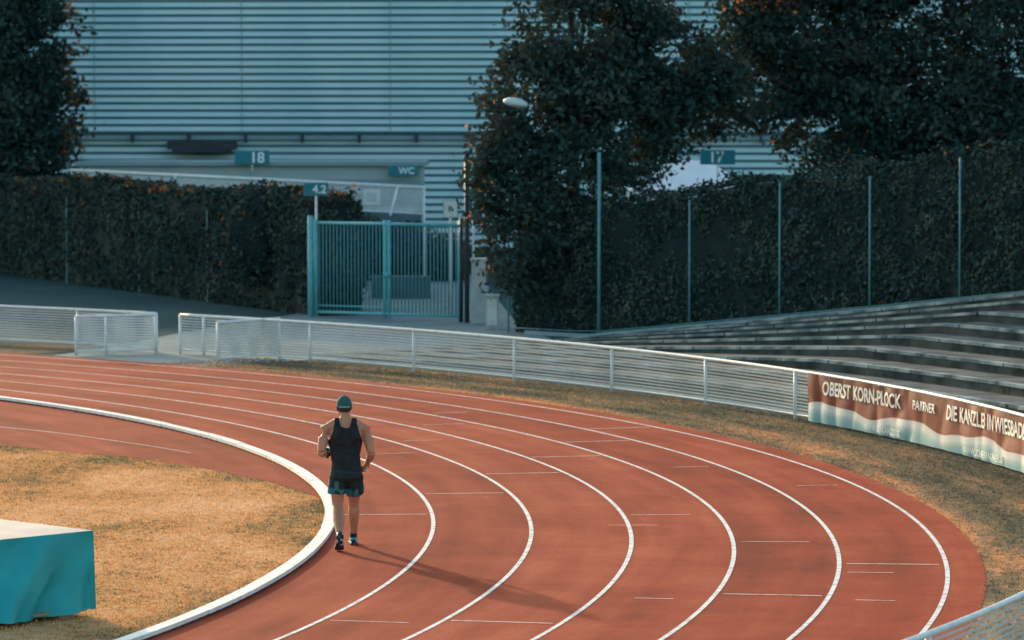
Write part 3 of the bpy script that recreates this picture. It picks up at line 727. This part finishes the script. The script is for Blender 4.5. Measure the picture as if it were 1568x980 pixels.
b.tube([(.085,0,.88),(.100,.05,.78),(.108,.09,.70),(.112,.115,.655)],[.098,.108,.113,.117],22)
o=b.obj('tmp',[M_shorts],None); md=o.modifiers.new('r','REMESH'); md.mode='VOXEL'; md.voxel_size=.007
m2=o.modifiers.new('s','SMOOTH'); m2.factor=.5; m2.iterations=3
dg=bpy.context.evaluated_depsgraph_get(); me=bpy.data.meshes.new_from_object(o.evaluated_get(dg)); bpy.data.objects.remove(o)
me.materials.clear(); me.materials.append(M_shorts); me.materials.append(M_steal)
for vv in me.vertices:
    k=noise.noise(Vector((vv.co.x*13,vv.co.y*13,vv.co.z*6)))*.014*max(0,min(1,(.9-vv.co.z)*5)); vv.co+=vv.normal*k
for p in me.polygons:
    p.use_smooth=True; c=p.center
    if (c.z<.70) and noise.noise(Vector((c.x*14,c.z*12,3)))>-.1: p.material_index=1
    elif c.x<-.09 and c.z<.80 and noise.noise(Vector((c.x*14,c.z*12,8)))>.1: p.material_index=1
link(bpy.data.objects.new('shorts',me),run)
v=[];f=[];nn=28;rows=np.linspace(0,1.5,9)
for a in rows:
    for kk in range(nn):
        g=2*math.pi*kk/nn; v.append((hx+.094*math.cos(a)*math.cos(g),hy-.002+.120*math.cos(a)*math.sin(g),1.676+.130*math.sin(a)**.9 if a>0 else 1.660))
for i in range(8):
    for kk in range(nn): f.append((i*nn+kk,i*nn+(kk+1)%nn,(i+1)*nn+(kk+1)%nn,(i+1)*nn+kk))
f.append(tuple(8*nn+kk for kk in range(nn)))
b=B(); b.add(v,f)
v=[];f=[]
for i in range(13):
    g=math.pi*(.12+.76*i/12); c_,s_=math.cos(g),math.sin(g)
    v+=[(hx+.092*c_,hy+.117*s_,1.675),(hx+.095*c_,hy+.11*s_+.085*s_,1.66)]
    if i: f.append((2*i-2,2*i-1,2*i+1,2*i))
b.add(v,f)
b.ell([(hx,hy,1.800,.008,.008),(hx,hy,1.809,.008,.008)],8)
b.obj('cap',M_cap,run,True)
b=B(); b.tube([(hx-.057,hy-.099,1.676),(hx,hy-.123,1.676),(hx+.057,hy-.099,1.676)],.008,8); b.obj('cap_strap',basic('strap',(.2,.3,.3),(.25,.35,.35),5,.6),run,True)
b=B()
for s in (-1,1): b.ell([(hx+s*.03,hy+.098,1.668,.003,.003),(hx+s*.03,hy+.101,1.675,.011,.007),(hx+s*.03,hy+.098,1.682,.003,.003)],8)
b.obj('eyes',M_hair,run,True)
b=B(); b.box((.268,.215,.965),(.012,.075,.14)); o=b.obj('phone',M_white,run); 
def shoe(name,heel,ball,toe,up,w=.05):
    heel,ball,toe,up=map(Vector,(heel,ball,toe,up)); up.normalize()
    b=B(); d=(ball-heel).normalized(); lat=d.cross(up).normalized()
    pts=[heel-d*.035,heel-d*.015,heel.lerp(ball,.35),ball,ball.lerp(toe,.6),toe+(toe-ball).normalized()*.02]
    ws=[.024,.040,.040,w,.046,.018]; hs_=[.03,.047,.046,.034,.027,.012]
    v=[];n=16
    for p,w_,h_ in zip(pts,ws,hs_):
        for k in range(n):
            a=2*math.pi*k/n; yy=math.sin(a)*h_
            v.append(tuple(p+lat*math.cos(a)*w_+up*(h_*.9+yy*.9+.012)))
    f=[]
    for i in range(5):
        for k in range(n): f.append((i*n+k,i*n+(k+1)%n,(i+1)*n+(k+1)%n,(i+1)*n+k))
    f+=[tuple(range(n))[::-1],tuple(5*n+k for k in range(n))]
    b.add(v,f)
    b.m=[1 if (i//n in (1,3) and (i%n) in (5,6,7,8,9,14,15,0,1)) or i//n==0 else 0 for i in range(len(f))]
    c=heel.lerp(ball,.12)+up*.075; b.tube([tuple(c),tuple(c+up*.04-d*.0)],[.044,.040],14,0)
    v=[]
    for p,w_ in zip(pts,[.028,.044,.042,.055,.05,.022]):
        for (a,c2) in ((-1,0),(1,0),(1,.022),(-1,.022)): v.append(tuple(p+lat*a*w_+up*c2))
    f=[]
    for i in range(5):
        for k in range(4): f.append((i*4+k,i*4+(k+1)%4,(i+1)*4+(k+1)%4,(i+1)*4+k))
    f+=[(0,1,2,3),(23,22,21,20)]
    b.add(v,f,2)
    b.obj(name,[M_shoe,M_shoet,M_sole],run,True)
shoe('shoe_trailing',(-.094,-.40,.165),(-.098,-.335,.025),(-.10,-.265,.004),(0,.86,.5))
shoe('shoe_leading',(.112,.33,.004),(.118,.50,.002),(.122,.575,.008),(0,0,1))
# ---------------------------------------------------------------- light
az=math.radians(-23.7); el=math.radians(14)
d=Vector((math.sin(az)*math.cos(el),math.cos(az)*math.cos(el),math.sin(el)))
sl=bpy.data.lights.new('sun','SUN'); sl.energy=4.7; sl.angle=math.radians(1.6); sl.color=(1,.70,.44)
so=bpy.data.objects.new('sun',sl); link(so); so.rotation_euler=d.to_track_quat('Z','Y').to_euler()
W=bpy.data.worlds.new('World'); S.world=W; W.use_nodes=True; nt=W.node_tree
sk=nt.nodes.new('ShaderNodeTexSky'); sk.sky_type='NISHITA'; sk.sun_disc=False; sk.sun_elevation=el; sk.sun_rotation=az%(2*math.pi); sk.ozone_density=1.0; sk.air_density=1.0; sk.dust_density=2.0
mxn=nt.nodes.new('ShaderNodeMix'); mxn.data_type='RGBA'; mxn.blend_type='MULTIPLY'; mxn.inputs[0].default_value=1
mxn.inputs[7].default_value=(.87,1.0,.95,1)
nt.links.new(sk.outputs[0],mxn.inputs[6])
bg=nt.nodes['Background']; bg.inputs[1].default_value=.36; nt.links.new(mxn.outputs[2],bg.inputs[0])
# ---------------------------------------------------------------- camera
cd=bpy.data.cameras.new('camera'); cd.sensor_width=36; cd.lens=6020/1568*36; cd.clip_end=3000; cd.clip_start=.5
cd.dof.use_dof=True; cd.dof.focus_distance=46.5; cd.dof.aperture_fstop=2.8
co_=bpy.data.objects.new('camera',cd); link(co_); co_.location=(0,0,5.294); co_.rotation_euler=(math.pi/2-.05542,0,0)
S.camera=co_
S.view_settings.view_transform='Standard'; S.view_settings.look='None'; S.view_settings.exposure=0
